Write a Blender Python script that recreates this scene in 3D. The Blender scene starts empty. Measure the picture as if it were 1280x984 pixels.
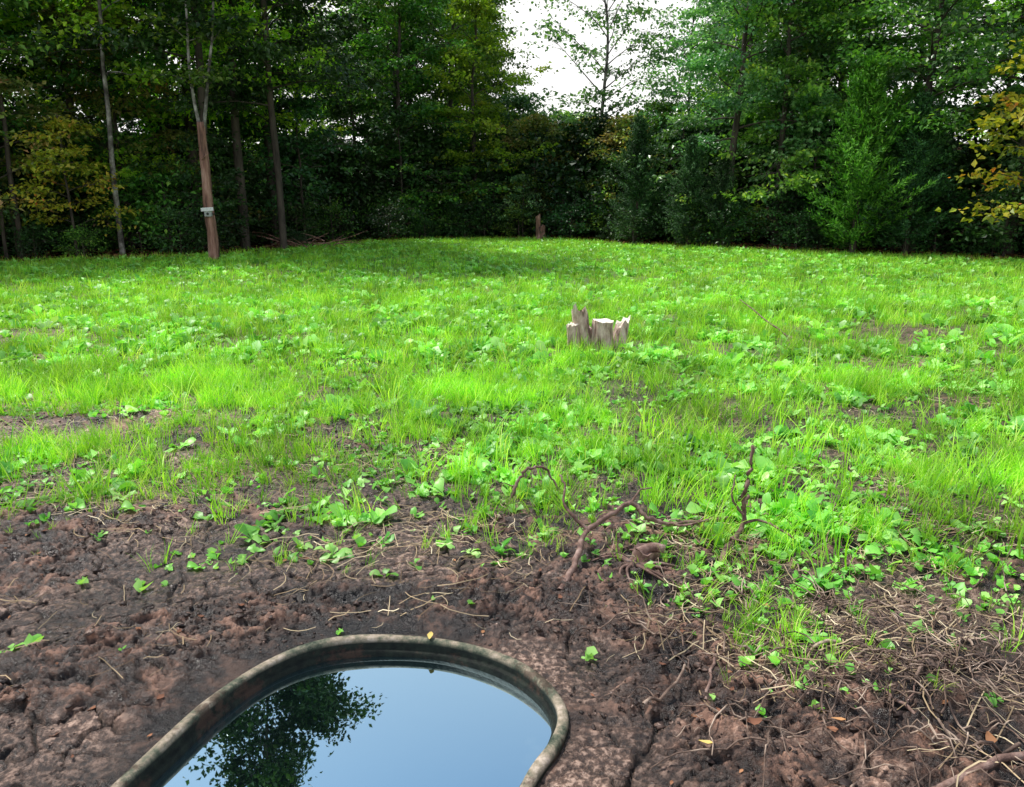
import bpy, math, random, bmesh
import numpy as np
from mathutils import Vector
rng=np.random.default_rng(7); random.seed(7)
scene=bpy.context.scene
scene.view_settings.view_transform='Standard'
scene.view_settings.look='None'
scene.view_settings.exposure=0
# ------------------------------------------------------------ noise
def hash2(ix,iy,s):
    n=(ix*374761393+iy*668265263+s*1274126177)&0xffffffff
    n=((n^(n>>13))*1274126177)&0xffffffff
    n=n^(n>>16)
    return n/4294967296.0
def vnoise(x,y,s=0):
    fx=np.floor(x);fy=np.floor(y);ix=fx.astype(np.int64);iy=fy.astype(np.int64)
    u=x-fx;v=y-fy;u=u*u*(3-2*u);v=v*v*(3-2*v)
    a=hash2(ix,iy,s);b=hash2(ix+1,iy,s);c=hash2(ix,iy+1,s);d=hash2(ix+1,iy+1,s)
    return (a*(1-u)+b*u)*(1-v)+(c*(1-u)+d*u)*v
def fbm(x,y,o=4,s=0,rid=False):
    t=0;a=.5;tot=0
    for i in range(o):
        n=vnoise(x+i*17.3,y-i*9.1,s+i)
        if rid:n=1-np.abs(2*n-1)
        t=t+a*n;tot+=a;a*=.5
        x,y=x*1.6*.9+y*1.2*.9,-x*1.2*.9+y*1.6*.9
    return t/tot
def cracks(x,y,s=0):
    ix=np.floor(x).astype(np.int64);iy=np.floor(y).astype(np.int64)
    f1=np.full(x.shape,9.0);f2=np.full(x.shape,9.0)
    for i in(-1,0,1):
        for j in(-1,0,1):
            cx=ix+i;cy=iy+j
            d=np.hypot(cx+hash2(cx,cy,s)-x,cy+hash2(cx,cy,s+5)-y)
            f2=np.minimum(f2,np.maximum(f1,d));f1=np.minimum(f1,d)
    return f2-f1
def sst(a,b,x):
    t=np.clip((x-a)/(b-a),0,1);return t*t*(3-2*t)
# ------------------------------------------------------------ tank outline
ctrl=[(0.067,1.81),(.14,1.94),(.178,2.09),(.13,2.24),(0,2.39),(-.22,2.505),(-.475,2.54),(-.705,2.50),(-.87,2.37),(-.985,2.17),(-1.05,1.97),(-1.11,1.78),(-1.22,1.42),(-1.27,1.1),(-1.17,.86),(-.93,.72),(-.62,.74),(-.36,.92),(-.17,1.2),(-.04,1.52)]
def catmull(P,k=10):
    P=np.array(P,float);n=len(P);out=[]
    for i in range(n):
        a,b,c,d=P[i-1],P[i],P[(i+1)%n],P[(i+2)%n]
        for j in range(k):
            t=j/k
            out.append(.5*((2*b)+(-a+c)*t+(2*a-5*b+4*c-d)*t*t+(-a+3*b-3*c+d)*t**3))
    return np.array(out)
OUT=catmull(ctrl)
for _ in range(6): OUT=(np.roll(OUT,1,0)+OUT*2+np.roll(OUT,-1,0))/4
tan=np.roll(OUT,-1,0)-np.roll(OUT,1,0);tan/=np.linalg.norm(tan,axis=1)[:,None]
NRM=np.stack([tan[:,1],-tan[:,0]],1)
def tank_sd(x,y):
    sd=np.full(x.shape,5.0)
    m=(x>-2.3)&(x<1.2)&(y>-.2)&(y<3.5)
    px=x[m];py=y[m];d=np.full(px.shape,9.0);ins=np.zeros(px.shape,bool)
    n=len(OUT)
    for i in range(n):
        ax,ay=OUT[i];bx,by=OUT[(i+1)%n]
        vx,vy=bx-ax,by-ay
        t=np.clip(((px-ax)*vx+(py-ay)*vy)/(vx*vx+vy*vy),0,1)
        d=np.minimum(d,np.hypot(px-ax-t*vx,py-ay-t*vy))
        if abs(by-ay)>1e-12:
            c=((ay>py)!=(by>py))&(px<(bx-ax)*(py-ay)/(by-ay)+ax)
            ins^=c
    sd[m]=np.where(ins,-d,d)
    return sd
# ------------------------------------------------------------ field functions
BX=[-30,-5,-2.8,-2.2,-1.2,-.3,.2,.6,.9,1.3,2,2.5,5,30]
BY=[5.2,4.3,3.75,3.5,3.3,3.3,3.2,2.7,2.25,2.2,2.35,2.5,2.9,4.5]
def edge_y(x):
    return np.interp(x,BX,BY)
EX=[-60,-19,-16.5,-14,-10.5,-8.0,-6,-2.8,.6,3.2,5.4,8.4,13,15.5,19,60]
EY=[-5,8,15,19.5,20.6,21.8,27,30.2,30.5,28.3,25.6,22.9,20.0,16.5,8,-5]
def clear_y(x): return np.interp(x,EX,EY)
patches=[(-3.1,5.2,1.2,.33,.95),(-5.8,8.9,1.5,.5,1),(4.7,9.1,1.1,.7,1.),(3.9,7.3,.8,.3,.95),(-2.0,4.5,.6,.22,.6),(.9,5.0,.5,.2,.6),(1.8,4.1,.5,.2,.6),(-.9,3.9,.45,.2,.7),(2.9,5.6,.6,.22,.7),(5.6,7.9,.9,.4,.95),(6.8,11,1.2,.4,.6),(-7,12.5,1.8,.4,.6),(.6,6.3,.6,.2,.4),(-1.4,6.0,.6,.2,.5),(1.2,8.0,.6,.25,.9)]
def density(x,y):
    n=fbm(x*1.3,y*1.3,3,11)-.5
    n2=fbm(x*4,y*4,2,17)-.5
    d=sst(-.35,.85,(y-edge_y(x))+n*1.0+n2*.8)
    for(px,py,rx,ry,a) in patches:
        q=((x-px)/rx)**2+((y-py)/ry)**2
        d=d*(1-a*np.exp(-q*1.1))
    gap=sst(.30,.50,fbm(x*1.9+5,y*2.4,3,23))
    k=sst(12,4,y)
    d=d*(1-k*.6*(1-gap))
    d=d*(1-.4*sst(.4,.9,x)*sst(3.6,3.1,y))
    return np.clip(d,0,1)*sst(.3,-.6,y-clear_y(x))
def plate(x,y): return sst(.43,.55,fbm(x*1.3+3,y*2.2,3,31)+.13*np.exp(-((y-3.0)/.45)**2-((x+1.0)/1.0)**2)+.05*np.exp(-((y-2.1)/.5)**2-((x-.5)/.4)**2))
def height(x,y,sd=None):
    r=np.hypot(x,y-5)
    h=.10*(fbm(x*.22,y*.22,3,3)-.5)*sst(3,9,np.hypot(x,y))+sst(36,85,r)*6.0+sst(36,60,r)*(fbm(x*.06,y*.06,2,8)-.5)*1.5
    D=density(x,y);near=sst(16,5,np.hypot(x,y));bare=1-.6*D
    P=plate(x,y)
    wx=x+.16*(vnoise(x*5,y*5,40)-.5)+.05*vnoise(x*19,y*19,43);wy=y+.16*(vnoise(x*5,y*5,41)-.5)+.05*vnoise(x*19,y*19,44)
    c1=cracks(wx*5,wy*7,50);c2=cracks(wx*13,wy*17,60)
    ck=sst(.075,.0,c1)*.034+sst(.12,.0,c2)*.011
    rough=(fbm(x*3.5,y*9,3,70,True)-.5)*.065+(fbm(wx*12,wy*26,4,75,True)-.5)*.055+(fbm(x*38,y*60,3,78,True)-.5)*.03-sst(.10,.0,c1)*.018
    smooth=(fbm(x*3,y*4,3,80)-.5)*.025+(fbm(x*26,y*34,3,85)-.5)*.012+(fbm(x*9,y*14,3,88,True)-.5)*.016-ck
    m=(rough*(1-P)+smooth*P)*near*bare
    m=m+(fbm(x*.9,y*1.3,2,90)-.5)*.09*near*sst(.5,1.5,y)
    if sd is not None:
        w=sst(0.02,.26,sd)
        m=m*(w*.8+.2)
        h=h*w
        h=h+(1-w)*.004
    tot=h+m
    if sd is not None: tot=np.where(sd<-.012,-.5,tot)
    return tot
def hz(x,y):
    x=np.atleast_1d(np.asarray(x,float));y=np.atleast_1d(np.asarray(y,float))
    return height(x,y,tank_sd(x,y))
# ------------------------------------------------------------ mesh helper
def build(name,V,F,mats,mi=None,fa=None,va=None,smooth=False,link=True,parent=None):
    V=np.asarray(V,np.float32);F=np.asarray(F,np.int32)
    me=bpy.data.meshes.new(name)
    me.vertices.add(len(V));me.vertices.foreach_set('co',V.ravel())
    k=F.shape[1]
    me.loops.add(F.size);me.loops.foreach_set('vertex_index',F.ravel())
    me.polygons.add(len(F));me.polygons.foreach_set('loop_start',np.arange(len(F),dtype=np.int32)*k)
    for m in mats:me.materials.append(m)
    if mi is not None:me.polygons.foreach_set('material_index',np.asarray(mi,np.int32))
    if fa:
        for n,a in fa.items():
            at=me.attributes.new(n,'FLOAT','FACE');at.data.foreach_set('value',np.asarray(a,np.float32))
    if va:
        for n,a in va.items():
            at=me.attributes.new(n,'FLOAT','POINT');at.data.foreach_set('value',np.asarray(a,np.float32))
    me.update(calc_edges=True)
    if smooth is True: me.polygons.foreach_set('use_smooth',np.ones(len(F),bool))
    elif smooth is not False: me.polygons.foreach_set('use_smooth',np.asarray(smooth,bool))
    if link:
        ob=bpy.data.objects.new(name,me);scene.collection.objects.link(ob)
        if parent:ob.parent=parent
        return ob
    return me
class Acc:
    def __init__(s): s.V=[];s.F=[];s.m=[];s.r=[];s.sm=[];s.n=0
    def add(s,V,F,m=0,r=None,sm=False):
        V=np.asarray(V,float);F=np.asarray(F,int)
        s.V.append(V);s.F.append(F+s.n);s.n+=len(V)
        s.m.append(np.full(len(F),m));s.r.append(np.full(len(F),.5) if r is None else np.broadcast_to(r,(len(F),)));s.sm.append(np.full(len(F),sm))
    def out(s,name,mats,**k):
        return build(name,np.concatenate(s.V),np.concatenate(s.F),mats,np.concatenate(s.m),fa={'rnd':np.concatenate(s.r)},smooth=np.concatenate(s.sm),**k)
def tube(P,R,k=7,cap=True):
    P=np.asarray(P,float);R=np.asarray(R,float);n=len(P)
    if cap:
        P=np.vstack([P,P[-1]+(P[-1]-P[-2])*.02]);R=np.append(R,R[-1]*.05);n+=1
    T=np.gradient(P,axis=0);T/=np.linalg.norm(T,axis=1)[:,None]+1e-9
    ref=np.array([0.,0,1]) if abs(T[0,2])<.8 else np.array([1.,0,0])
    A=np.cross(T,ref);A/=np.linalg.norm(A,axis=1)[:,None]+1e-9
    B=np.cross(T,A)
    th=np.arange(k)*2*math.pi/k
    V=P[:,None,:]+R[:,None,None]*(np.cos(th)[None,:,None]*A[:,None,:]+np.sin(th)[None,:,None]*B[:,None,:])
    i=np.arange(n-1)[:,None]*k;j=np.arange(k)[None,:];j2=(j+1)%k
    F=np.stack([i+j,i+j2,i+k+j2,i+k+j],-1).reshape(-1,4)
    return V.reshape(-1,3),F
def spline(P,k=5):
    P=np.asarray(P,float);Q=np.vstack([2*P[0]-P[1],P,2*P[-1]-P[-2]]);o=[]
    for i in range(1,len(Q)-2):
        a,b,c,d=Q[i-1:i+3]
        for j in range(k):
            t=j/k;o.append(.5*((2*b)+(-a+c)*t+(2*a-5*b+4*c-d)*t*t+(-a+3*b-3*c+d)*t**3))
    o.append(P[-1]);return np.array(o)
# ------------------------------------------------------------ materials
def newmat(n):
    m=bpy.data.materials.new(n);m.use_nodes=True
    nt=m.node_tree;nt.nodes.clear();return m,nt,nt.nodes,nt.links
def ramp(N,stops,interp='LINEAR'):
    r=N.new('ShaderNodeValToRGB');cr=r.color_ramp;cr.interpolation=interp
    while len(cr.elements)<len(stops):cr.elements.new(.5)
    for e,(p,c) in zip(cr.elements,stops):e.position=p;e.color=(*c,1)
    return r
def mixc(N,L,a,b,f,mode='MIX'):
    m=N.new('ShaderNodeMix');m.data_type='RGBA';m.blend_type=mode
    for s,v in((6,a),(7,b),(0,f)):
        if hasattr(v,'is_linked'):L.new(v,m.inputs[s])
        elif isinstance(v,tuple):m.inputs[s].default_value=(*v,1)
        else:m.inputs[s].default_value=v
    return m.outputs[2]
def noise(N,L,vec,sc,det=4,ro=.55):
    n=N.new('ShaderNodeTexNoise');n.inputs['Scale'].default_value=sc;n.inputs['Detail'].default_value=det;n.inputs['Roughness'].default_value=ro
    if vec is not None:L.new(vec,n.inputs['Vector'])
    return n.outputs['Fac']
def mrange(N,L,v,a,b,c,d):
    m=N.new('ShaderNodeMapRange')
    for i_,q in((1,a),(2,b),(3,c),(4,d)):m.inputs[i_].default_value=q
    L.new(v,m.inputs[0]);return m.outputs[0]
def mul(N,L,a,b):
    m=N.new('ShaderNodeMath');m.operation='MULTIPLY'
    for i_,v in((0,a),(1,b)):
        if hasattr(v,'is_linked'):L.new(v,m.inputs[i_])
        else:m.inputs[i_].default_value=v
    return m.outputs[0]
def leafmat(name,stops,transl=.3,tcol=(1.5,1.6,.6),rough=.45,spec=.35,clump=None,clumpsc=.6,objvar=.5):
    m,nt,N,L=newmat(name)
    at=N.new('ShaderNodeAttribute');at.attribute_name='rnd'
    r=ramp(N,stops);L.new(at.outputs['Fac'],r.inputs['Fac'])
    col=r.outputs['Color']
    g=N.new('ShaderNodeNewGeometry')
    nz=noise(N,L,g.outputs['Position'],clumpsc,2)
    val=mrange(N,L,nz,.35,.65,.65,1.4)
    h=N.new('ShaderNodeHueSaturation');L.new(col,h.inputs['Color'])
    if objvar>0:
        oi=N.new('ShaderNodeObjectInfo')
        L.new(mrange(N,L,oi.outputs['Random'],0,1,.5-.04*objvar,.5+.04*objvar),h.inputs['Hue'])
        fr=N.new('ShaderNodeMath');fr.operation='FRACT';L.new(mul(N,L,oi.outputs['Random'],7.13),fr.inputs[0])
        val=mul(N,L,val,mrange(N,L,fr.outputs[0],0,1,1-.6*objvar,1+1.0*objvar))
    L.new(val,h.inputs['Value'])
    col=h.outputs['Color']
    if clump:
        nz2=noise(N,L,g.outputs['Position'],clumpsc*1.7,2)
        col=mixc(N,L,col,clump[0],mul(N,L,mrange(N,L,nz2,clump[1],clump[1]+.12,0,1),clump[2]))
    p=N.new('ShaderNodeBsdfPrincipled');L.new(col,p.inputs['Base Color']);p.inputs['Roughness'].default_value=rough;p.inputs['Specular IOR Level'].default_value=spec
    o=N.new('ShaderNodeOutputMaterial')
    if transl<=0:
        L.new(p.outputs[0],o.inputs[0]);return m
    t=N.new('ShaderNodeBsdfTranslucent');L.new(mixc(N,L,col,tcol,1.0,'MULTIPLY'),t.inputs['Color'])
    ms=N.new('ShaderNodeMixShader');ms.inputs[0].default_value=transl
    L.new(p.outputs[0],ms.inputs[1]);L.new(t.outputs[0],ms.inputs[2])
    L.new(ms.outputs[0],o.inputs[0]);return m
def barkmat(name,stops,sc=6,stretch=.25,bump=.6,rough=.85):
    m,nt,N,L=newmat(name)
    tc=N.new('ShaderNodeNewGeometry');mp=N.new('ShaderNodeMapping');mp.inputs['Scale'].default_value=(1,1,stretch);L.new(tc.outputs['Position'],mp.inputs[0])
    n=noise(N,L,mp.outputs[0],sc,6,.65);r=ramp(N,stops);L.new(n,r.inputs[0])
    p=N.new('ShaderNodeBsdfPrincipled');L.new(r.outputs[0],p.inputs['Base Color']);p.inputs['Roughness'].default_value=rough
    b=N.new('ShaderNodeBump');b.inputs['Strength'].default_value=bump;b.inputs['Distance'].default_value=.03;n2=noise(N,L,mp.outputs[0],sc*2.5,5,.7);L.new(n2,b.inputs['Height']);L.new(b.outputs[0],p.inputs['Normal'])
    o=N.new('ShaderNodeOutputMaterial');L.new(p.outputs[0],o.inputs[0]);return m
bark_dark=barkmat('bark_dark',[(.3,(.02,.015,.012)),(.7,(.11,.09,.07))])
bark_pale=barkmat('bark_pale',[(.40,(.05,.045,.04)),(.5,(.17,.16,.14)),(.66,(.5,.5,.45))],3,.9)
bark_red=barkmat('bark_red',[(.35,(.06,.032,.024)),(.5,(.27,.14,.10)),(.68,(.55,.34,.27))],7,.15)
stump_bark=barkmat('stump_bark',[(.36,(.14,.085,.065)),(.5,(.55,.40,.33)),(.66,(.88,.72,.63))],14,.3,.8)
stick_mat=barkmat('stick_bark',[(.3,(.05,.025,.02)),(.5,(.19,.11,.085)),(.75,(.42,.30,.25))],20,.6,.4)
vine_mat=barkmat('dry_vine',[(.36,(.035,.02,.015)),(.5,(.17,.11,.08)),(.64,(.5,.38,.29))],9,1,.3)
def cutmat():
    m,nt,N,L=newmat('cut_wood')
    tc=N.new('ShaderNodeTexCoord');w=N.new('ShaderNodeTexNoise');w.inputs['Scale'].default_value=25;L.new(tc.outputs['Object'],w.inputs[0])
    r=ramp(N,[(.3,(.65,.55,.42)),(.6,(.9,.82,.7))]);L.new(w.outputs['Fac'],r.inputs[0])
    p=N.new('ShaderNodeBsdfPrincipled');L.new(r.outputs[0],p.inputs['Base Color']);p.inputs['Roughness'].default_value=.8
    o=N.new('ShaderNodeOutputMaterial');L.new(p.outputs[0],o.inputs[0]);return m
cut_wood=cutmat()
leaf_dark=leafmat('leaf_dark_green',[(0,(.022,.075,.014)),(.4,(.065,.175,.028)),(.8,(.14,.31,.045)),(1,(.30,.44,.07))],.34,clump=((.28,.34,.04),.60,.4))
leaf_shade=leafmat('leaf_shaded_green',[(0,(.012,.038,.012)),(.6,(.026,.078,.018)),(1,(.06,.14,.025))],.12)  # leaf green darkened so forest shade is painted into the colour
leaf_blue=leafmat('leaf_cool_green',[(0,(.04,.12,.04)),(.5,(.11,.24,.085)),(1,(.32,.50,.21))],.3,(1.2,1.5,.5),rough=.35,spec=.6)
leaf_lite=leafmat('leaf_light_green',[(0,(.08,.21,.014)),(.5,(.22,.44,.035)),(1,(.46,.64,.07))],.45,clump=((.50,.50,.05),.58,.45))
leaf_warm=leafmat('leaf_turning',[(0,(.07,.13,.025)),(.6,(.20,.28,.06)),(.9,(.40,.33,.09)),(1,(.52,.30,.14))],.35,(1.5,1.3,.5),clump=((.44,.27,.16),.58,.55),objvar=.3)
leaf_yellow=leafmat('leaf_yellow',[(0,(.14,.24,.02)),(.5,(.36,.42,.04)),(.85,(.58,.50,.06)),(1,(.58,.24,.06))],.4,(1.4,1.2,.5),objvar=.1)
leaf_cedar=leafmat('leaf_cedar',[(0,(.03,.11,.012)),(.5,(.09,.27,.02)),(1,(.20,.45,.04))],.2,(1.2,1.4,.5),rough=.7,objvar=.1)
leaf_cedar_dark=leafmat('leaf_cedar_dark',[(0,(.013,.045,.016)),(.5,(.03,.10,.028)),(1,(.07,.18,.04))],.1,(1.2,1.4,.5),rough=.7,objvar=.2)
grass_m=leafmat('grass_blade',[(0,(.09,.33,.015)),(.45,(.28,.62,.035)),(.85,(.52,.84,.09)),(1,(.80,.78,.30))],.38,(1.3,1.3,.6),rough=.45,spec=.4,clumpsc=1.1,objvar=0)
broad_m=leafmat('broad_leaf',[(0,(.08,.31,.04)),(.45,(.23,.58,.09)),(1,(.54,.88,.26))],.32,(1.3,1.4,.6),rough=.42,spec=.45,clumpsc=1.5,objvar=0)
straw_m=leafmat('dry_straw',[(0,(.12,.07,.045)),(.5,(.36,.27,.16)),(1,(.72,.62,.42))],0,rough=.8,spec=.1,clumpsc=3,objvar=0)
litter_m=leafmat('leaf_litter',[(0,(.08,.04,.028)),(.5,(.22,.10,.06)),(.8,(.4,.2,.09)),(1,(.6,.45,.14))],0,rough=.8,spec=.1,objvar=0)
def groundmat():
    m,nt,N,L=newmat('soil')
    g=N.new('ShaderNodeNewGeometry');P=g.outputs['Position']
    def A(n):
        a=N.new('ShaderNodeAttribute');a.attribute_name=n;return a.outputs['Fac']
    n1=noise(N,L,P,9,8,.72);n2=noise(N,L,P,45,6,.7);n3=noise(N,L,P,1.6,4,.6)
    wet=ramp(N,[(.42,(.006,.003,.002)),(.5,(.022,.011,.007)),(.59,(.11,.062,.043))]);L.new(n1,wet.inputs[0])
    dry=ramp(N,[(.40,(.028,.015,.011)),(.5,(.10,.061,.044)),(.61,(.36,.255,.20))]);L.new(n2,dry.inputs[0])
    c=mixc(N,L,wet.outputs[0],dry.outputs[0],A('dry'))
    rr=ramp(N,[(.40,(.45,.40,.38)),(.60,(1.5,1.47,1.44))]);L.new(n3,rr.inputs[0])
    c=mixc(N,L,c,rr.outputs[0],.8,'MULTIPLY')
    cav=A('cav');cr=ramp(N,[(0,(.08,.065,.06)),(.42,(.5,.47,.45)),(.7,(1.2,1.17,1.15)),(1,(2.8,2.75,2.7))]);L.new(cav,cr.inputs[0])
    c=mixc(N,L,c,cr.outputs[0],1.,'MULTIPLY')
    gr=ramp(N,[(.38,(.05,.035,.02)),(.5,(.10,.15,.03)),(.64,(.32,.34,.13))]);L.new(n1,gr.inputs[0])
    c=mixc(N,L,c,gr.outputs[0],A('green'))
    fl=ramp(N,[(.35,(.008,.008,.005)),(.6,(.03,.02,.012)),(.75,(.08,.035,.02))]);L.new(n1,fl.inputs[0])
    c=mixc(N,L,c,fl.outputs[0],A('forest'))
    p=N.new('ShaderNodeBsdfPrincipled');L.new(c,p.inputs['Base Color'])
    L.new(mrange(N,L,n1,.40,.60,.26,.6),p.inputs['Roughness'])
    L.new(mrange(N,L,A('forest'),0,.5,.55,0),p.inputs['Specular IOR Level'])
    b=N.new('ShaderNodeBump');b.inputs['Strength'].default_value=1.;b.inputs['Distance'].default_value=.014;L.new(n2,b.inputs['Height'])
    b2=N.new('ShaderNodeBump');b2.inputs['Strength'].default_value=.8;b2.inputs['Distance'].default_value=.005;L.new(noise(N,L,P,150,4,.7),b2.inputs['Height']);L.new(b.outputs[0],b2.inputs['Normal'])
    L.new(b2.outputs[0],p.inputs['Normal'])
    o=N.new('ShaderNodeOutputMaterial');L.new(p.outputs[0],o.inputs[0]);return m
soil=groundmat()
# ------------------------------------------------------------ ground mesh
def axis(lo,hi,st,grow,far):
    a=list(np.arange(lo,hi,st));s=st;x=a[-1]
    while x<far: s*=grow;x+=s;a.append(x)
    s=st;x=lo;b=[]
    while x>-far: s*=grow;x-=s;b.append(x)
    return np.array(b[::-1]+a)
gx=axis(-2.5,2.6,.0075,1.035,450);gy=axis(1.55,4.4,.0075,1.022,450)
bk=axis(1.4,1.5,.03,1.15,450)
gy=np.unique(np.round(np.concatenate([gy[gy>=1.55],bk[bk<1.52]]),4))
X,Y=np.meshgrid(gx,gy);x=X.ravel();y=Y.ravel()
sd=tank_sd(x,y);Z=height(x,y,sd)
D=density(x,y);Pm=plate(x,y)
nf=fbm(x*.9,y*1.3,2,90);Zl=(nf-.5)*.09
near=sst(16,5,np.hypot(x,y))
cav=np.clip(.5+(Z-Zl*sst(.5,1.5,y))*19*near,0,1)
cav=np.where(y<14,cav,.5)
nx,ny=len(gx),len(gy)
i=np.arange(ny-1)[:,None]*nx;j=np.arange(nx-1)[None,:]
F=np.stack([i+j,i+j+1,i+nx+j+1,i+nx+j],-1).reshape(-1,4)
forest=sst(-.5,.8,y-clear_y(x)+(fbm(x,y,2,5)-.5))
dryv=np.clip(Pm*.85+.05+.3*(fbm(x*2,y*2,2,99)-.5)+.5*sst(6,8,y),0,1)*sst(-.02,.06,sd)
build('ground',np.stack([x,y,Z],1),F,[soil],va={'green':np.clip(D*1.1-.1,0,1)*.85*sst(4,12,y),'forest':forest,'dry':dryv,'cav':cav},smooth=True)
# ------------------------------------------------------------ tank
def tankmat():
    m,nt,N,L=newmat('tank_plastic')
    g=N.new('ShaderNodeNewGeometry');P=g.outputs['Position']
    n=noise(N,L,P,9,9,.75);r=ramp(N,[(.38,(.03,.045,.03)),(.46,(.12,.125,.085)),(.54,(.28,.23,.165)),(.66,(.55,.45,.36))]);L.new(n,r.inputs[0])
    sx=N.new('ShaderNodeSeparateXYZ');L.new(P,sx.inputs[0])
    n4=noise(N,L,P,40,4,.6);ins=ramp(N,[(.35,(.004,.006,.005)),(.7,(.016,.022,.015))]);L.new(n4,ins.inputs[0])
    c=mixc(N,L,r.outputs[0],ins.outputs[0],mrange(N,L,sx.outputs[2],.024,.012,0,1))
    n5=noise(N,L,P,6,6,.7)
    c=mixc(N,L,c,(.06,.032,.022),mul(N,L,mrange(N,L,n5,.54,.60,0,1),.7))
    p=N.new('ShaderNodeBsdfPrincipled');L.new(c,p.inputs['Base Color']);p.inputs['Roughness'].default_value=.65;p.inputs['Specular IOR Level'].default_value=.2
    b=N.new('ShaderNodeBump');b.inputs['Strength'].default_value=.7;b.inputs['Distance'].default_value=.008;L.new(noise(N,L,P,50,6,.7),b.inputs['Height']);L.new(b.outputs[0],p.inputs['Normal'])
    o=N.new('ShaderNodeOutputMaterial');L.new(p.outputs[0],o.inputs[0]);return m
prof=[(.004,-.12),(.004,.008),(.002,.020),(-.004,.028),(-.012,.031),(-.026,.031),(-.032,.027),(-.035,.016),(-.036,-.004),(-.039,-.010),(-.046,-.012),(-.051,-.018),(-.054,-.05),(-.062,-.2),(-.08,-.42),(-.2,-.45)]
n=len(OUT);V=[]
for a,z in prof:
    q=OUT+NRM*a
    zz=np.full((n,1),z)+ (.003*np.sin(np.arange(n)*.21)[:,None] if z>-.02 else 0)
    V.append(np.hstack([q,zz]))
V=np.vstack(V);k=len(prof)
i=np.arange(k-1)[:,None]*n;j=np.arange(n)[None,:];j2=(j+1)%n
F=np.stack([i+j,i+j2,i+n+j2,i+n+j],-1).reshape(-1,4)
tank=bpy.data.objects.new('stock_tank',None);scene.collection.objects.link(tank)
build('tank_shell',V,F,[tankmat()],smooth=True,parent=tank)
me=bpy.data.meshes.new('tank_floor');q=OUT+NRM*(-.19);me.from_pydata([(a,b,-.449) for a,b in q],[],[list(range(n))]);me.materials.append(bpy.data.materials['tank_plastic'])
o=bpy.data.objects.new('tank_floor',me);scene.collection.objects.link(o);o.parent=tank
m,nt,N,L=newmat('still_water')
gl=N.new('ShaderNodeBsdfGlossy');gl.inputs['Roughness'].default_value=.01;gl.inputs['Color'].default_value=(.70,.93,1,1)
df=N.new('ShaderNodeBsdfDiffuse');df.inputs['Color'].default_value=(.004,.009,.010,1)
ms=N.new('ShaderNodeMixShader');lw=N.new('ShaderNodeLayerWeight');lw.inputs[0].default_value=.5
L.new(mrange(N,L,lw.outputs['Fresnel'],0,1,.68,1.),ms.inputs[0])
g=N.new('ShaderNodeNewGeometry');b=N.new('ShaderNodeBump');b.inputs['Strength'].default_value=.02;b.inputs['Distance'].default_value=.01;L.new(noise(N,L,g.outputs['Position'],5,2),b.inputs['Height']);L.new(b.outputs[0],gl.inputs['Normal'])
L.new(df.outputs[0],ms.inputs[1]);L.new(gl.outputs[0],ms.inputs[2]);oo=N.new('ShaderNodeOutputMaterial');L.new(ms.outputs[0],oo.inputs[0])
me=bpy.data.meshes.new('water');q=OUT+NRM*(-.050);me.from_pydata([(a,b,-.034) for a,b in q],[],[list(range(n))]);me.materials.append(m)
o=bpy.data.objects.new('water',me);scene.collection.objects.link(o)
# ------------------------------------------------------------ generic scatter
def scat(templates,pos,scale,acc,tilt=.0,mi=0,rn=None):
    N_=len(pos);ti=rng.integers(0,len(templates),N_)
    yaw=rng.uniform(0,2*math.pi,N_);tx=rng.normal(0,1,N_)*tilt;ty=rng.normal(0,1,N_)*tilt
    rr=rng.uniform(0,1,N_) if rn is None else rn
    for t,(tv,tf,lr) in enumerate(templates):
        s=np.where(ti==t)[0]
        if len(s)==0:continue
        c,sn=np.cos(yaw[s])[:,None],np.sin(yaw[s])[:,None]
        vx=tv[None,:,0]*c-tv[None,:,1]*sn;vy=tv[None,:,0]*sn+tv[None,:,1]*c;vz=np.broadcast_to(tv[None,:,2],vx.shape)
        vx=vx+vz*tx[s][:,None];vy=vy+vz*ty[s][:,None]
        sc=scale[s][:,None]
        V=np.stack([vx*sc,vy*sc,vz*sc],-1)+pos[s][:,None,:]
        F=tf[None]+(np.arange(len(s))*len(tv))[:,None,None]
        r=np.clip(rr[s][:,None]*.6+lr[None,:]*.4,0,1)
        acc.add(V.reshape(-1,3),F.reshape(-1,4),mi,r.ravel(),True)
def blade(L_,w,lean,az,bx,by,seg,curl=1.):
    V=[]
    p=np.array([bx,by,0.]);ang=math.radians(88)-lean*.3
    dx,dy=math.cos(az),math.sin(az);sx,sy=-dy,dx
    for i in range(seg+1):
        t=i/seg;ww=w*(1-t**1.6)*.5+.0004
        V+= [p+np.array([sx,sy,0])*ww,p-np.array([sx,sy,0])*ww]
        p=p+np.array([dx*math.cos(ang),dy*math.cos(ang),math.sin(ang)])*L_/seg
        ang-=lean*curl*1.6/seg
    F=[[2*i,2*i+1,2*i+3,2*i+2] for i in range(seg)]
    return V,F
def tuft(nb,seg,Lm,w,spread):
    V=[];F=[];r=[]
    for b in range(nb):
        v,f=blade(Lm*random.uniform(.5,1.1),w*random.uniform(.7,1.2),random.uniform(.1,1.0),random.uniform(0,6.28),random.gauss(0,spread),random.gauss(0,spread),seg)
        o=len(V);V+=v;F+=[[a+o for a in q] for q in f];r+=[random.random()]*len(f)
    return np.array(V),np.array(F),np.array(r)
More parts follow.
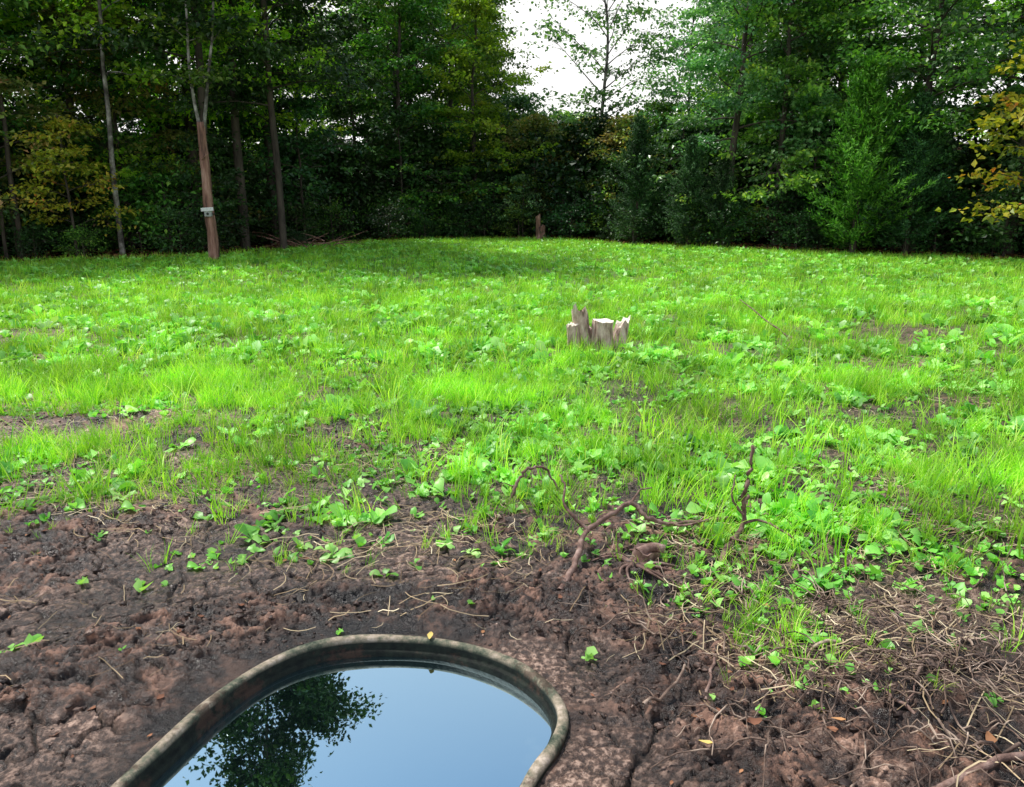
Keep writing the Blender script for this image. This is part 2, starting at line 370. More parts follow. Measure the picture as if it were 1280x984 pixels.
def rosette(nl,sec,L0,wid,up):
    V=[];F=[];r=[]
    S=[0,.28,.45,.68,.88,1.0] if sec==5 else [0,.35,.7,1.]
    W=[.03,.06,.24,.34,.26,.05] if sec==5 else [.03,.2,.34,.05]
    a0=random.uniform(0,6)
    for l in range(nl):
        az=a0+l*2.4+random.uniform(-.3,.3);Lf=L0*random.uniform(.5,1.2);e=up*random.uniform(.6,1.15);tw=random.uniform(-.7,.7)
        p=np.array([0,0,0.]);ps=0;d=np.array([math.cos(az),math.sin(az)]);s=np.array([-d[1],d[0]]);o=len(V)
        for k_,(t,w) in enumerate(zip(S,W)):
            dt=(t-ps)*Lf;ps=t
            p=p+np.array([d[0]*math.cos(e)*dt,d[1]*math.cos(e)*dt,math.sin(e)*dt]);e-=random.uniform(.05,.5)
            w1=w*wid*Lf*random.uniform(.55,1.35);w2=w*wid*Lf*random.uniform(.55,1.35);zz=w1*random.uniform(-.1,.6);z2=w2*random.uniform(-.1,.6)
            V+=[p+np.array([s[0]*w1,s[1]*w1,zz+tw*w1]),p.copy(),p+np.array([-s[0]*w2,-s[1]*w2,z2-tw*w2])]
        lr=random.random()
        for k_ in range(len(S)-1):
            b=o+3*k_;F+=[[b,b+1,b+4,b+3],[b+1,b+2,b+5,b+4]];r+=[lr,lr]
    return np.array(V),np.array(F),np.array(r)
T_near=[tuft(9,4,.20,.0045,.022) for _ in range(8)]
T_mid=[tuft(8,2,.19,.0062,.03) for _ in range(6)]
T_far=[tuft(9,2,.17,.0095,.07) for _ in range(6)]
R_near=[rosette(random.randint(4,8),5,.115,.82,1.3) for _ in range(12)]
R_mid=[rosette(random.randint(5,8),3,.125,.9,1.3) for _ in range(8)]
R_far=[rosette(7,3,.13,1.05,1.3) for _ in range(5)]
C_near=[rosette(random.randint(2,5),3,.03,1.5,1.3) for _ in range(8)]
def pts(y0,y1,dens,extra=1.2,wfac=.78):
    area=(y1-y0)*(2*(wfac*y1+extra));n=int(area*dens)
    yy=rng.uniform(y0,y1,n);xx=rng.uniform(-1,1,n)*(wfac*y1+extra)
    k=np.abs(xx)<wfac*yy+extra
    return xx[k],yy[k]
def place(y0,y1,dens,fn,zoff=-.005):
    xx,yy=pts(y0,y1,dens)
    p=fn(xx,yy);k=rng.uniform(0,1,len(xx))<p;xx=xx[k];yy=yy[k]
    sd=tank_sd(xx,yy);k=sd>.03;xx=xx[k];yy=yy[k]
    return np.stack([xx,yy,hz(xx,yy)+zoff],1)
def gB(x,y): return sst(.34,.60,fbm(x*1.5+9,y*1.5,3,111))
def gC(x,y): return .3+.7*sst(.38,.58,fbm(x*3.1,y*3.1,2,121))
def rr(n,a,b): return rng.uniform(a,b,n)
def hs(p): return .5+.5*density(p[:,0],p[:,1])
ga=Acc()
p=place(2.1,7,640,lambda x,y:density(x,y)**1.1*(.45+.55*(1-gB(x,y)))*gC(x,y));scat(T_near,p,rr(len(p),.35,1.2)*hs(p),ga,.25)
p=place(7,13,215,lambda x,y:density(x,y)*(.45+.55*(1-gB(x,y)))*gC(x,y));scat(T_mid,p,rr(len(p),.5,1.25),ga,.25)
p=place(13,31,54,lambda x,y:density(x,y)*gC(x,y));scat(T_far,p,rr(len(p),.6,1.3),ga,.2)
p=place(3.0,14,17,lambda x,y:density(x,y)**1.2);scat(T_near,p,rr(len(p),1.0,1.8),ga,.2)
ga.out('grass',[grass_m])
ba=Acc()
p=place(2.9,7,130,lambda x,y:density(x,y)**1.1*(.15+.85*gB(x,y))*gC(x+7,y));scat(R_near,p,rr(len(p),.3,1.2)*hs(p),ba,.2)
p=place(7,13,95,lambda x,y:density(x,y)*(.3+.7*gB(x,y))*gC(x+7,y));scat(R_mid,p,rr(len(p),.35,1.25),ba,.25)
p=place(13,30,40,lambda x,y:density(x,y)*(.35+.65*gB(x,y))*gC(x+7,y));scat(R_far,p,rr(len(p),.4,1.2),ba,.25)
ba.out('broadleaf_plants',[broad_m])
ca=Acc()
p=place(2.1,8,480,lambda x,y:np.clip(density(x,y)*2.0,0,1)*.75*sst(.35,.6,fbm(x*2,y*2,2,130))+.003);scat(C_near,p,rr(len(p),.5,1.5),ca,.2)
ca.out('clover',[broad_m])
sa=Acc()
ST=[]
for _ in range(8):
    L_=random.uniform(.06,.18);c=random.uniform(-.9,.9);V=[];w=.0014
    for i in range(5):
        t=i/4-.5;px=t*L_;py=c*t*t*L_;pz=.004+random.uniform(0,.012)
        V+=[(px,py-w,pz),(px,py+w,pz+.001)]
    ST.append((np.array(V),np.array([[2*i,2*i+1,2*i+3,2*i+2] for i in range(4)]),np.full(4,random.random())))
def strawp(x,y):
    e=y-edge_y(x);b=np.exp(-((e-.6)/.9)**2)*1.0+.01
    r=sst(.5,1.0,x)*sst(2.0,2.5,y)*sst(4.2,3.4,y)
    return np.clip((b+.7*r)*sst(.38,.60,fbm(x*2.2,y*2.6,2,140)),0,1)+.006+.3*sst(4,5,y)*(1-density(x,y))
p=place(1.7,10,620,strawp,.004);scat(ST,p,rr(len(p),.4,1.5),sa,.2)
sa.out('dry_straw',[straw_m])
def clod(s):
    b=bmesh.new();bmesh.ops.create_cube(b,size=1.);bmesh.ops.subdivide_edges(b,edges=b.edges[:],cuts=2,use_grid_fill=True)
    V=np.array([v.co[:] for v in b.verts]);F=np.array([[v.index for v in f.verts] for f in b.faces]);b.free()
    V/=np.linalg.norm(V,axis=1)[:,None];r=np.random.default_rng(s)
    V*=(.45+.75*r.uniform(0,1,len(V)))[:,None];V[:,2]*=.45;V[:,0]*=r.uniform(.7,1.7)
    return V,F,r.uniform(0,1,len(F))
CL=[clod(s) for s in range(8)]
cl=Acc();p=place(1.6,6,1700,lambda x,y:(1-density(x,y))*(1-plate(x,y)*.8)*sst(.36,.6,fbm(x*3,y*3,2,150)),.0);scat(CL,p,rng.lognormal(-5.45,.55,len(p)),cl,.2)
clodm=leafmat('clod_soil',[(0,(.010,.005,.004)),(.6,(.035,.019,.014)),(.9,(.12,.073,.054)),(1,(.36,.26,.21))],0,rough=.6,spec=.4,clumpsc=8,objvar=0)
cl.out('soil_clods',[clodm])
def fl(s):
    r=np.random.default_rng(s);V=[]
    for t,w in zip([-1,-.3,.4,1],[.1,.5,.6,.08]):
        V+=[(t,-w*r.uniform(.7,1.2),r.uniform(0,.45)),(t,0,0.08),(t,w*r.uniform(.7,1.2),r.uniform(0,.45))]
    F=[]
    for k_ in range(3):
        b=3*k_;F+=[[b,b+1,b+4,b+3],[b+1,b+2,b+5,b+4]]
    return np.array(V),np.array(F),np.full(6,r.uniform())
FLt=[fl(s) for s in range(6)]
la=Acc();p=place(1.7,6,14,lambda x,y:(1-density(x,y))*.6,.006);scat(FLt,p,rr(len(p),.006,.018),la,.3,rn=rng.uniform(0,.8,len(p)))
fx=[(.96,1.98),(.99,2.01),(.57,1.93),(1.43,1.97),(1.47,1.9),(.74,2.02),(.70,2.07),(.66,2.12),(-.30,2.51)]
p=np.array([(a,b,float(hz(a,b)[0])+.016) for a,b in fx]);p[-1,2]=.036
scat(FLt,p,rr(len(p),.014,.026),la,.2,rn=np.array([.8,.7,1,1,1,.5,.6,.65,1]))
yy=rng.uniform(0,1,9000);xx=rng.uniform(-22,22,9000);yc=clear_y(xx)-.6+yy*yy*5
p=np.stack([xx,yc,hz(xx,yc)+.02],1);scat(FLt,p,rr(len(p),.05,.1),la,.5,rn=rng.uniform(0,.8,len(p)))
la.out('fallen_leaves',[litter_m])
# ------------------------------------------------------------ sticks, vines
def stick(name,P,r0,r1,twigs=()):
    a=Acc();q=spline(P,5);q=q+rng.normal(0,.004,q.shape);R=np.linspace(r0,r1,len(q))*rng.uniform(.85,1.15,len(q))
    a.add(*tube(q,R,7),sm=True)
    for T,ra,rb in twigs:
        q=spline(T,4);q=q+rng.normal(0,.003,q.shape);a.add(*tube(q,np.linspace(ra,rb,len(q)),6),sm=True)
    return a.out(name,[stick_mat])
stick('fallen_branch',[(.20,2.87,.02),(.28,3.08,.05),(.35,3.29,.09),(.47,3.4,.13),(.58,3.49,.15),(.66,3.46,.09),(.76,3.45,.06),(.92,3.5,.05),(1.08,3.55,.05)],.014,.009,
 [([(.36,3.29,.09),(.29,3.33,.15),(.245,3.37,.2),(.25,3.43,.26),(.23,3.47,.31)],.009,.004),([(.58,3.49,.15),(.62,3.53,.2),(.7,3.6,.19)],.007,.003),([(.76,3.45,.06),(.82,3.38,.09),(.93,3.36,.12)],.008,.003),([(.66,3.46,.09),(.7,3.55,.03),(.85,3.65,.02)],.008,.004)])
stick('fallen_branch',[(-.01,3.86,.0),(.02,3.90,.08),(.065,3.93,.15),(.13,3.96,.17),(.2,3.98,.14),(.25,3.93,.04)],.010,.006,[([(.02,3.9,.08),(-.06,3.93,.09)],.004,.002)])
stick('fallen_branch',[(.92,3.12,.01),(1.02,3.3,.03),(1.11,3.42,.07),(1.105,3.42,.22),(1.125,3.41,.36),(1.12,3.40,.47)],.015,.008,
 [([(1.11,3.42,.12),(1.06,3.45,.2),(1.08,3.5,.3)],.007,.003),([(1.11,3.42,.08),(1.2,3.4,.1),(1.32,3.3,.05)],.008,.004),([(1.02,3.3,.05),(1.0,3.2,.1),(1.06,3.1,.12)],.006,.003),([(1.11,3.42,.18),(1.14,3.46,.2),(1.12,3.5,.12)],.010,.004)])
stick('fallen_branch',[(.62,2.15,.02),(.7,2.35,.03),(.8,2.5,.02)],.006,.004)
stick('fallen_branch',[(1.3,1.95,.02),(1.24,2.1,.05),(1.16,2.25,.03)],.007,.004,[([(1.24,2.1,.05),(1.32,2.2,.06)],.004,.002)])
stick('fallen_branch',[(1.15,1.75,.03),(1.4,1.86,.05),(1.7,1.92,.03)],.012,.009)
stick('fallen_branch',[(3.2,8.7,.02),(3.0,9.2,.2),(2.85,9.6,.35)],.012,.005)
va=Acc()
for i in range(460):
    a_=rng.uniform();cx=rng.normal(1.4,.38);cy=rng.normal(2.3,.32)
    if a_<.35: cx=rng.uniform(.5,2.6);cy=rng.uniform(2.3,3.6)
    if cy<1.6 or cx<.4: continue
    L_=rng.uniform(.08,.42);az=rng.uniform(0,math.pi*2);kap=rng.normal(0,4.5);n_=10;P=[];x_,y_=cx,cy;lift=rng.uniform(.0,.05);ph=rng.uniform(0,3)
    for s_ in range(n_):
        P.append((x_,y_,lift*abs(math.sin(ph+s_*.45))));az+=kap*L_/n_+rng.normal(0,.2);x_+=math.cos(az)*L_/n_;y_+=math.sin(az)*L_/n_
    P=np.array(P);P[:,2]+=hz(P[:,0],P[:,1])+.006
    r0=rng.uniform(.0015,.004)*(1.8 if rng.uniform()<.08 else 1);va.add(*tube(P,np.linspace(r0,r0*.5,n_),5),sm=True)
va.out('dead_vines',[vine_mat])
# ------------------------------------------------------------ stumps
def stump_piece(a,cx,cy,r,h,lean=(0,0),jag=0,flare=.25,sides=18,z0=-.03,flat_mat=1,ell=1.):
    zs=np.array([0,.12,.3,.55,.8,1.0]);V=[];ph=rng.uniform(0,6,3)
    th=np.arange(sides)*2*math.pi/sides
    for t in zs:
        rad=r*(1+flare*(1-t)**3)*(1+.09*np.sin(2*th+ph[0])+.06*np.sin(5*th+ph[1])+.04*rng.normal(0,1,sides))
        hh=h*t*np.ones(sides)
        if t>.75: hh=hh+jag*h*(np.sin(th*1+ph[2])*.5+rng.uniform(-.5,.5,sides))*(t-.5)*2
        V.append(np.stack([cx+lean[0]*t+rad*np.cos(th),cy+lean[1]*t+rad*ell*np.sin(th),z0+hh],1))
    k_=len(zs);top=V[-1];c=top.mean(0)
    V=np.vstack(V);i=np.arange(k_-1)[:,None]*sides;j=np.arange(sides)[None,:];j2=(j+1)%sides
    F=np.stack([i+j,i+j2,i+sides+j2,i+sides+j],-1).reshape(-1,4)
    a.add(V,F,0,sm=True)
    inner=c+(top-c)*.5; inner[:,2]-= jag*.05
    VV=np.vstack([top,inner,c+(top-c)*.02]);
    i=np.arange(2)[:,None]*sides
    F=np.stack([i+j,i+j2,i+sides+j2,i+sides+j],-1).reshape(-1,4)
    a.add(VV,F,flat_mat,sm=False)
a=Acc();z=float(hz(.95,8.35)[0])
stump_piece(a,.80,8.36,.085,.42,(-.07,0),.3,.5,z0=z-.03,flat_mat=0)
stump_piece(a,.69,8.30,.065,.30,(-.03,0),.15,.3,z0=z-.03)
stump_piece(a,.98,8.28,.11,.34,(.01,-.02),.05,.25,z0=z-.03)
stump_piece(a,1.15,8.34,.075,.32,(.07,.02),.25,.4,z0=z-.03)
stump_piece(a,.88,8.42,.07,.22,(0,.03),.2,.5,z0=z-.03,flat_mat=0)
a.out('tree_stump',[stump_bark,cut_wood])
a=Acc();z=float(hz(.62,3.2)[0])
stump_piece(a,.60,3.22,.06,.08,(.02,0),.25,.6,z0=z-.01,flat_mat=0)
P=spline([(.57,3.2,z+.06),(.64,3.23,z+.075),(.70,3.22,z+.07)],3);a.add(*tube(P,np.linspace(.026,.02,len(P)),10),m=0,sm=True)
for k_ in range(9):
    an=rng.uniform(0,6.28);P=spline([(.55,3.15,z+.03),(.55+.12*math.cos(an),3.15+.1*math.sin(an),z+.05),(.55+.26*math.cos(an+.3),3.15+.2*math.sin(an+.3),z+.0)],4);a.add(*tube(P,np.linspace(.009,.003,len(P)),6),sm=True)
a.out('tree_root_stump',[stick_mat,cut_wood])
a=Acc();z=float(hz(1.1,29.3)[0])
stump_piece(a,1.1,29.7,.15,.5,(0,0),.2,.7,z0=z,flat_mat=0);stump_piece(a,1.02,29.75,.09,.9,(-.04,0),.12,.2,z0=z,flat_mat=0)
a.out('tree_stump',[bark_red,cut_wood])
def plain(name,c,ro=.5):
    m,nt,N,L=newmat(name);p=N.new('ShaderNodeBsdfPrincipled');g=N.new('ShaderNodeNewGeometry');n_=noise(N,L,g.outputs['Position'],30,4)
    r=ramp(N,[(.3,tuple(v*.75 for v in c)),(.7,c)]);L.new(n_,r.inputs[0]);L.new(r.outputs[0],p.inputs['Base Color']);p.inputs['Roughness'].default_value=ro
    o=N.new('ShaderNodeOutputMaterial');L.new(p.outputs[0],o.inputs[0]);return m
cam_p=bpy.data.objects.new('trail_camera',None);scene.collection.objects.link(cam_p)
def bbox(name,c,s,mat,bev=.01,rot=(0,0,0)):
    me=bpy.data.meshes.new(name);b=bmesh.new();bmesh.ops.create_cube(b,size=1)
    for v in b.verts:v.co=Vector((v.co.x*s[0],v.co.y*s[1],v.co.z*s[2]))
    bmesh.ops.bevel(b,geom=b.edges[:],offset=bev,segments=2,affect='EDGES');b.to_mesh(me);b.free();me.materials.append(mat)
    o=bpy.data.objects.new(name,me);o.location=c;o.rotation_euler=rot;scene.collection.objects.link(o);o.parent=cam_p;return o
white=plain('white_plastic',(.85,.87,.85));dk=plain('dark_plastic',(.03,.035,.03))
bbox('body',(-7.74,20.10,1.20),(.18,.09,.2),plain('grey_plastic',(.4,.42,.4)))
bbox('label_plate',(-7.74,20.045,1.28),(.32,.012,.09),white,.004,(0,-.06,0))
bbox('lens',(-7.74,20.045,1.17),(.06,.03,.06),dk,.012)
v,f=tube([(-7.79+.14*math.cos(t),20.3+.14*math.sin(t),1.16) for t in np.linspace(0,6.28,20)],np.full(20,.014),6,False)
build('strap',v,f,[dk],parent=cam_p)
# ------------------------------------------------------------ trees
def leaves(C,dirv,size,asp=.32,upbias=1.):
    n_=len(C);nr=rng.normal(0,.55,(n_,3));nr[:,2]+=upbias;nr/=np.linalg.norm(nr,axis=1)[:,None]
    d=dirv+rng.normal(0,.6,(n_,3));d-=nr*(d*nr).sum(1)[:,None];d/=np.linalg.norm(d,axis=1)[:,None]+1e-9
    s=np.cross(d,nr);L_=(size*rng.uniform(.6,1.3,n_))[:,None]
    V=np.stack([C,C+d*L_*.42+s*L_*asp+nr*L_*.12,C+d*L_-nr*L_*.08,C+d*L_*.42-s*L_*asp+nr*L_*.12],1)
    F=np.arange(n_*4).reshape(-1,4)
    return V.reshape(-1,3),F
def make_tree(name,seed,H,cb,R,nlimb,nsub,lpc,lsize,tr,prof,lift=(.1,1.1),csz=(.42,.42,.2),bare=.3,lean=0.,sub_len=.4,asp=.34,up=.8):
    global rng;keep=rng;rng=np.random.default_rng(seed);a=Acc()
    zz=np.linspace(0,1,9);P=np.stack([np.cumsum(rng.normal(0,.012*H,9))*zz+lean*zz*H,np.cumsum(rng.normal(0,.012*H,9))*zz,zz*H],1);P[0]=[0,0,-.15]
    tp=spline(P,3);tt=np.linspace(0,1,len(tp));a.add(*tube(tp,tr*(1-tt)**.8+.012,8),m=0,sm=True)
    LC=[];LD=[];LR=[]
    for i in range(nlimb):
        t=(i+rng.uniform(0,1))/nlimb;h=cb+(H*.97-cb)*t;o=np.array([np.interp(h,tp[:,2],tp[:,0]),np.interp(h,tp[:,2],tp[:,1]),h])
        az=i*2.39996+rng.normal(0,.35);ln=R*prof(t)*rng.uniform(.4,1.3);el=lift[0]+(lift[1]-lift[0])*t+rng.normal(0,.15)
        pts_=[o];e=el
        for s_ in range(5):
            d=np.array([math.cos(az)*math.cos(e),math.sin(az)*math.cos(e),math.sin(e)]);pts_.append(pts_[-1]+d*ln/5);e-=rng.uniform(-.05,.22);az+=rng.normal(0,.12)
        lp=spline(np.array(pts_),2);a.add(*tube(lp,np.linspace(tr*.28*(1-t*.6)+.006,.006,len(lp)),5),m=0,sm=True)
        lr=rng.uniform(-.15,.15)
        for k_ in range(nsub):
            s_=bare+(1-bare)*(k_+rng.uniform(0,1))/nsub;q=lp[min(int(s_*(len(lp)-1)),len(lp)-1)]
            a2=az+rng.choice([-1,1])*rng.uniform(.3,1.3);l2=ln*sub_len*rng.uniform(.5,1.2)+.15;e2=rng.uniform(-.15,.45)
            d2=np.array([math.cos(a2)*math.cos(e2),math.sin(a2)*math.cos(e2),math.sin(e2)])
            q2=q+d2*l2;mid=(q+q2)/2+np.array([0,0,.06*l2]);a.add(*tube([q,mid,q2],[.008,.006,.003],4),m=0)
            for c in(mid,q2,q2+d2*.2):
                nl_=rng.poisson(lpc);off=rng.normal(0,1,(nl_,3))*np.array(csz)*rng.uniform(.5,1.1)
                off[:,2]-=.25*np.hypot(off[:,0],off[:,1])
                LC.append(c+off);LD.append(np.tile(d2*.5+np.array([0,0,-.35]),(nl_,1))+off*.8);LR.append(np.full(nl_,lr+rng.uniform(-.1,.1)))
    C=np.vstack(LC);Dv=np.vstack(LD);C[:,2]=np.maximum(C[:,2],.05);R_=np.concatenate(LR)
    V,F=leaves(C,Dv,lsize,asp,up);a.add(V,F,1,np.clip(rng.uniform(0,1,len(F))*.75+.125+R_,0,1))
    me=a.out(name,[bark_dark,leaf_dark],link=False);rng=keep;return me
def make_cedar(name,seed,H,R,n=360,tr=.1):
    global rng;keep=rng;rng=np.random.default_rng(seed);a=Acc()
    a.add(*tube([(0,0,-.1),(.03,0,H*.5),(0,.02,H)],[tr,tr*.6,.01],7),m=0,sm=True);LC=[];LD=[]
    for i in range(n):
        t=rng.uniform(0,1)**.8;h=.15+t*(H-.2);az=rng.uniform(0,6.283)
        ln=R*((1-t)**.75*1.0+.06)*rng.uniform(.35,1.25)*(.6+.4*min(1,t*6+.4))*(1+.25*math.sin(3*az+h*2));e=.35+.6*t
        o=np.array([0,0,h]);d=np.array([math.cos(az)*math.cos(e),math.sin(az)*math.cos(e),math.sin(e)])
        q=o+d*ln+np.array([0,0,.075])*ln
        if i%3==0:a.add(*tube([o,(o+q)/2,q],[.012,.008,.003],4),m=0)
        m_=int(30+60*ln/R);s_=rng.uniform(.25,1.05,m_);off=rng.normal(0,1,(m_,3))*.10*(1.25-s_)[:,None]
        LC.append(o+(q-o)*s_[:,None]+off);LD.append(np.tile(d*1.0+np.array([0,0,.7]),(m_,1))+off*3)
    C=np.vstack(LC);V,F=leaves(C,np.vstack(LD)*1.6,.15,.14,.3);a.add(V,F,1,rng.uniform(0,1,len(F)))
    me=a.out(name,[bark_dark,leaf_cedar],link=False);rng=keep;return me
dome=lambda t:(math.sin(math.pi*min(1,(t*.85+.18)))**.6)
edgep=lambda t:(1-t)**.55*.95+.1
M=[make_tree('maple%d'%s,100+s,12,1.8,3.1,28,6,21,.185,.13,edgep,csz=(.33,.33,.08)) for s in range(4)]
Mh=[make_tree('oak%d'%s,120+s,12,3.6,3.4,28,7,26,.155,.15,dome,csz=(.34,.34,.10)) for s in range(2)]
S=[make_tree('sapling%d'%s,140+s,4.2,.9,1.5,16,4,11,.14,.035,dome,lift=(.2,1.0),csz=(.22,.22,.07)) for s in range(3)]
B=[make_tree('shrub%d'%s,160+s,1.5,.05,1.1,14,3,11,.11,.02,dome,lift=(.3,1.1),csz=(.2,.2,.12)) for s in range(3)]
AIR=make_tree('airy',180,11,4.0,2.9,26,6,10,.17,.10,dome,lift=(.5,1.1),csz=(.26,.26,.10),bare=.45)
YNG=[make_tree('young%d'%s,190+s,6,.8,2.1,24,5,16,.16,.07,dome,csz=(.3,.3,.09)) for s in range(2)]
LOW=make_tree('thicket',230,4.5,.1,2.4,26,5,16,.26,.05,dome,lift=(.05,1.2),csz=(.45,.45,.3))
CED=[make_cedar('cedar%d'%s,200+s,5.5,1.6) for s in range(2)]
THIN=make_tree('thin_birch',210,9,4.2,1.2,12,3,8,.16,.06,dome,lift=(.4,1.0),csz=(.25,.25,.10),lean=.02)
TALL=make_tree('tall_oak',240,19,4.5,3.0,36,7,30,.17,.11,dome,lift=(.2,1.2),csz=(.36,.36,.12))
def inst(me,name,x,y,s=1,rot=None,leaf=None,bark=None,parent=None,sz=None,tilt=(0,0)):
    o=bpy.data.objects.new(name,me);o.location=(x,y,float(hz(x,y)[0]))
    o.rotation_euler=(tilt[0],tilt[1],random.uniform(0,6.28) if rot is None else rot);o.scale=(s,s,s if sz is None else sz)
    scene.collection.objects.link(o)
    for k_,mm in((0,bark),(1,leaf)):
        if mm:o.material_slots[k_].link='OBJECT';o.material_slots[k_].material=mm
    if parent:o.parent=parent
    return o
a=Acc();P=np.array([(-7.78,20.3,-.1),(-7.76,20.3,.6),(-7.8,20.3,1.3),(-7.78,20.3,2.1),(-7.80,20.32,2.8),(-7.79,20.3,3.4)])
P=spline(P,4);a.add(*tube(P,np.linspace(.14,.10,len(P))*rng.uniform(.94,1.06,len(P)),12),sm=True)
for Q,ra,rb in(([(-7.80,20.33,3.1),(-7.93,20.4,3.8),(-7.98,20.4,4.8),(-7.93,20.45,6.2),(-8.0,20.5,8.5)],.05,.022),([(-7.77,20.33,3.1),(-7.62,20.3,3.8),(-7.45,20.35,4.8),(-7.3,20.4,5.7),(-7.1,20.5,8.0)],.05,.022)):
    q=spline(Q,4);a.add(*tube(q,np.linspace(ra,rb,len(q)),8),m=2,sm=True)
    for zz in(4.3,5.3,6.2,7.0,8.0):
        for s_ in(-1,1):
            o_=np.array([np.interp(zz,q[:,2],q[:,0]),20.45,zz]);e_=o_+np.array([s_*rng.uniform(.5,1.1),rng.uniform(-.8,.5),rng.uniform(.1,.6)])
            a.add(*tube([o_,(o_+e_)/2+[0,0,.08],e_],[.014,.010,.005],5),m=2)
            C=np.vstack([o_+(e_-o_)*t_+rng.normal(0,1,(34,3))*[.3,.3,.09] for t_ in(.5,.8,1.05)])
            V,F=leaves(C,np.tile([s_*.5,0,-.3],(len(C),1)),.15);a.add(V,F,1,rng.uniform(0,1,len(F)))
a.add(*tube([(-7.8,20.2,2.5),(-7.6,20.1,2.65)],[.025,.01],6),sm=True)
a.out('forked_tree',[bark_red,leaf_dark,bark_pale])
def azd(x,y): return math.degrees(math.atan2(x,y))
def maxh(x,y):
    a=azd(x,y);d=math.hypot(x,y)
    el=np.interp(a,[-40,-26,-24,-17,-14.5,-5,-2.5,0,1.5,4,9,12,14.5,17,26,30,40],[28,30,34,34,25,22,14,9.0,7.4,6.2,6.0,6.8,10.,18,24,24,24])
    return d*math.tan(math.radians(el))+1.6
undg=bpy.data.objects.new('undergrowth',None);scene.collection.objects.link(undg)
xs=-17.5
while xs<17.5:
    yb=float(clear_y(xs))
    for off in(.2,1.7):
        xx=xs+random.uniform(-.6,.6);yy=yb+off+random.uniform(-.3,.5)
        inst(random.choice(B),'shrub',xx,yy,random.uniform(.3,1.0)*(1+off*.25),leaf=random.choice([leaf_dark,leaf_shade,leaf_shade]),parent=undg)
    xs+=1.3
xs=-17
while xs<17.5:
    yb=float(clear_y(xs));a_=azd(xs,yb)
    lf=random.choice([leaf_dark,leaf_dark,leaf_shade,leaf_lite]) if a_<-8 else random.choice([leaf_dark,leaf_blue,leaf_shade])
    inst(random.choice(S),'young_tree',xs+random.uniform(-.8,.8),yb+1.0+random.uniform(0,1.6),random.uniform(.55,1.2),leaf=lf)
    xs+=2.6
rows=[(2.8,3.1),(5.4,3.1),(8.6,3.4)]
for ri,(off,sp) in enumerate(rows):
    xs=-20+ri*.9
    while xs<20:
        xx=xs+random.uniform(-.9,.9);yy=float(clear_y(xx))+off+random.uniform(-1.0,1.0)
        mh=maxh(xx,yy);a_=azd(xx,yy)
        if abs(a_)<60:
            if mh<7.5:
                h=mh*random.uniform(.7,1.08);me=random.choice(YNG);s_=h/6.3;nm='young_tree';lf=random.choice([leaf_dark,leaf_warm,leaf_dark,leaf_warm,leaf_blue])
            else:
                h=min(mh,random.uniform(8.5,14));me=random.choice(M+Mh);s_=h/12.3;nm='maple_tree'
                if -19<a_<-1: lf=random.choice([leaf_lite,leaf_lite,leaf_lite,leaf_dark])
                elif a_>12: lf=random.choice([leaf_blue,leaf_blue,leaf_dark])
                else: lf=random.choice([leaf_dark,leaf_dark,leaf_lite,leaf_warm])
                if ri>0: lf=random.choice([lf,lf,leaf_shade])  # rear rows get the darkened leaf colour as painted-in shadow
            inst(me,nm,xx,yy,s_*random.uniform(.85,1.1),leaf=lf,sz=s_)
        xs+=sp
far=bpy.data.objects.new('distant_forest',None);scene.collection.objects.link(far)
def fy(xx): return float(np.interp(xx,[-34,-20,-14,-6,0,6,14,20,34],[6,12,20,27,30.5,26,20,12,6]))
for off,sp in((11.5,2.9),(16,3.4),(22,3.8)):
    xs=-32+off*.1
    while xs<32:
        xx=xs+random.uniform(-.8,.8);yy=fy(xx)+off+random.uniform(-.8,.8)
        mh=maxh(xx,yy)-float(hz(xx,yy)[0])
        if mh<9: me=random.choice(YNG);s_=mh*random.uniform(.7,1.)/6.3
        else: me=random.choice(M);s_=min(mh,random.uniform(10,14))/12.3
        inst(me,'forest_tree',xx,yy,s_,leaf=random.choice([leaf_dark,leaf_shade,leaf_lite,leaf_blue]),parent=far)
        xs+=sp
for off,sp in((4.4,3.0),(9.5,3.0),(14,3.4)):
    xs=-28+random.random()
    while xs<28:
        xx=xs+random.uniform(-.8,.8);yy=fy(xx)+off+random.uniform(-.8,.8)
        inst(LOW,'thicket',xx,yy,random.uniform(.7,.95),leaf=leaf_shade,parent=far)
        xs+=sp
inst(AIR,'ash_tree',3.5,32.5,1.0,leaf=leaf_blue,bark=bark_pale)
inst(AIR,'ash_tree',7.6,34.5,.85,rot=2,leaf=leaf_blue)
inst(CED[0],'cedar_tree',9.6,22.0,.95,leaf=leaf_cedar,sz=.92)
inst(CED[1],'cedar_tree',11.0,21.8,.9,leaf=leaf_cedar_dark,sz=.75)
inst(CED[1],'cedar_tree',5.6,25.0,.6,leaf=leaf_cedar_dark)
inst(CED[0],'cedar_tree',6.5,24.6,.5,leaf=leaf_cedar_dark)
inst(CED[0],'cedar_tree',4.3,27.2,.75,leaf=leaf_cedar_dark)
inst(Mh[1],'oak_tree',7.0,25.6,.85,leaf=leaf_blue)
inst(S[0],'maple_sapling',12.6,18.8,1.2,leaf=leaf_yellow)
inst(S[1],'maple_sapling',-11.4,20.4,.85,leaf=leaf_yellow)
inst(S[2],'maple_sapling',-13.0,20.0,1.1,leaf=leaf_warm)
inst(THIN,'birch_tree',-10.7,21.4,1.1,bark=bark_pale,leaf=leaf_lite)
inst(THIN,'birch_tree',-12.7,20.2,1.0,rot=2,bark=bark_dark,leaf=leaf_dark)
inst(TALL,'oak_tree',-8.5,22.1,1.0,rot=1.0,leaf=leaf_shade)
inst(TALL,'oak_tree',-6.9,23.6,.9,rot=3.5,leaf=leaf_shade)
a=Acc()
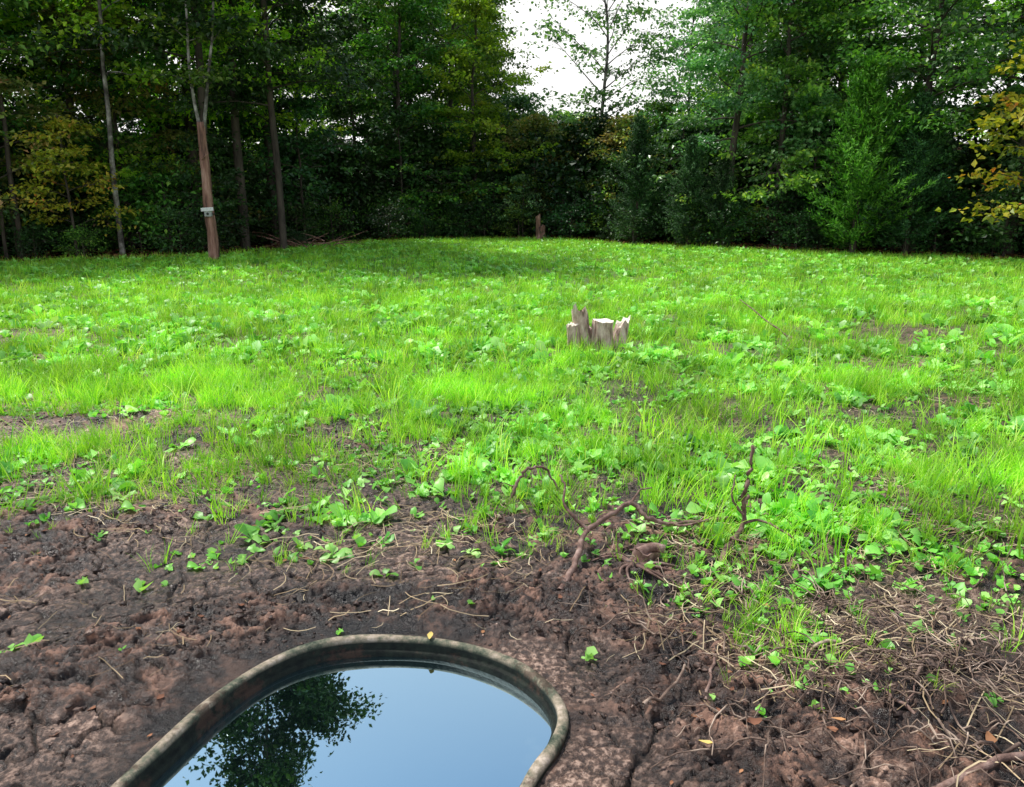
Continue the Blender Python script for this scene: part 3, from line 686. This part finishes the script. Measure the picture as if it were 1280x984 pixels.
for i in range(26):
    cx=rng.uniform(-7.0,-5.4);cy=rng.uniform(23.6,24.6);az=rng.normal(0,.6)+(math.pi if rng.uniform()<.5 else 0);L_=rng.uniform(.5,1.4);z=rng.uniform(.02,.3)
    P=spline([(cx,cy,z),(cx+math.cos(az)*L_*.5,cy+math.sin(az)*L_*.3,z+rng.uniform(0,.25)),(cx+math.cos(az)*L_,cy+math.sin(az)*L_*.6,z+rng.uniform(-.1,.35))],3);r0=rng.uniform(.01,.025)
    a.add(*tube(P,np.linspace(r0,.005,len(P)),5),sm=True)
a.out('brush_pile',[bark_red])
# ------------------------------------------------------------ world and sun
w=bpy.data.worlds.new('World');scene.world=w;w.use_nodes=True;N=w.node_tree.nodes;L=w.node_tree.links;N.clear()
SE,SR=60,-55
sky=N.new('ShaderNodeTexSky');sky.sky_type='NISHITA';sky.sun_disc=False;sky.sun_elevation=math.radians(SE);sky.sun_rotation=math.radians(SR)
tc=N.new('ShaderNodeTexCoord');sx=N.new('ShaderNodeSeparateXYZ');L.new(tc.outputs['Generated'],sx.inputs[0])
mp=N.new('ShaderNodeMapping');mp.inputs['Scale'].default_value=(1,1,2.5);L.new(tc.outputs['Generated'],mp.inputs[0])
cn=noise(N,L,mp.outputs[0],2.2,6,.55)
mx=N.new('ShaderNodeMath');mx.operation='MAXIMUM';L.new(mrange(N,L,sx.outputs[2],.28,.70,1.0,.06),mx.inputs[0]);L.new(mrange(N,L,cn,.48,.72,0,.5),mx.inputs[1])
sk2=mixc(N,L,sky.outputs[0],(.90,1.12,1.18),1.0,'MULTIPLY')
c=mixc(N,L,sk2,(8.6,8.5,8.4),mx.outputs[0])
bg=N.new('ShaderNodeBackground');bg.inputs[1].default_value=.15;L.new(c,bg.inputs[0]);o=N.new('ShaderNodeOutputWorld');L.new(bg.outputs[0],o.inputs[0])
sl=bpy.data.lights.new('sun','SUN');sl.energy=4.8;sl.angle=math.radians(8);sl.color=(1,.95,.88);so=bpy.data.objects.new('sun',sl);scene.collection.objects.link(so)
e,a_=math.radians(SE),math.radians(SR);so.rotation_euler=Vector((math.cos(e)*math.sin(a_),math.cos(e)*math.cos(a_),math.sin(e))).to_track_quat('Z','Y').to_euler()
cd=bpy.data.cameras.new('camera');cd.lens=27;cd.sensor_width=36;cd.clip_end=1500;cd.clip_start=.05;co=bpy.data.objects.new('camera',cd);scene.collection.objects.link(co);co.location=(0,0,1.6);co.rotation_euler=(math.radians(90-14.4),0,0);scene.camera=co
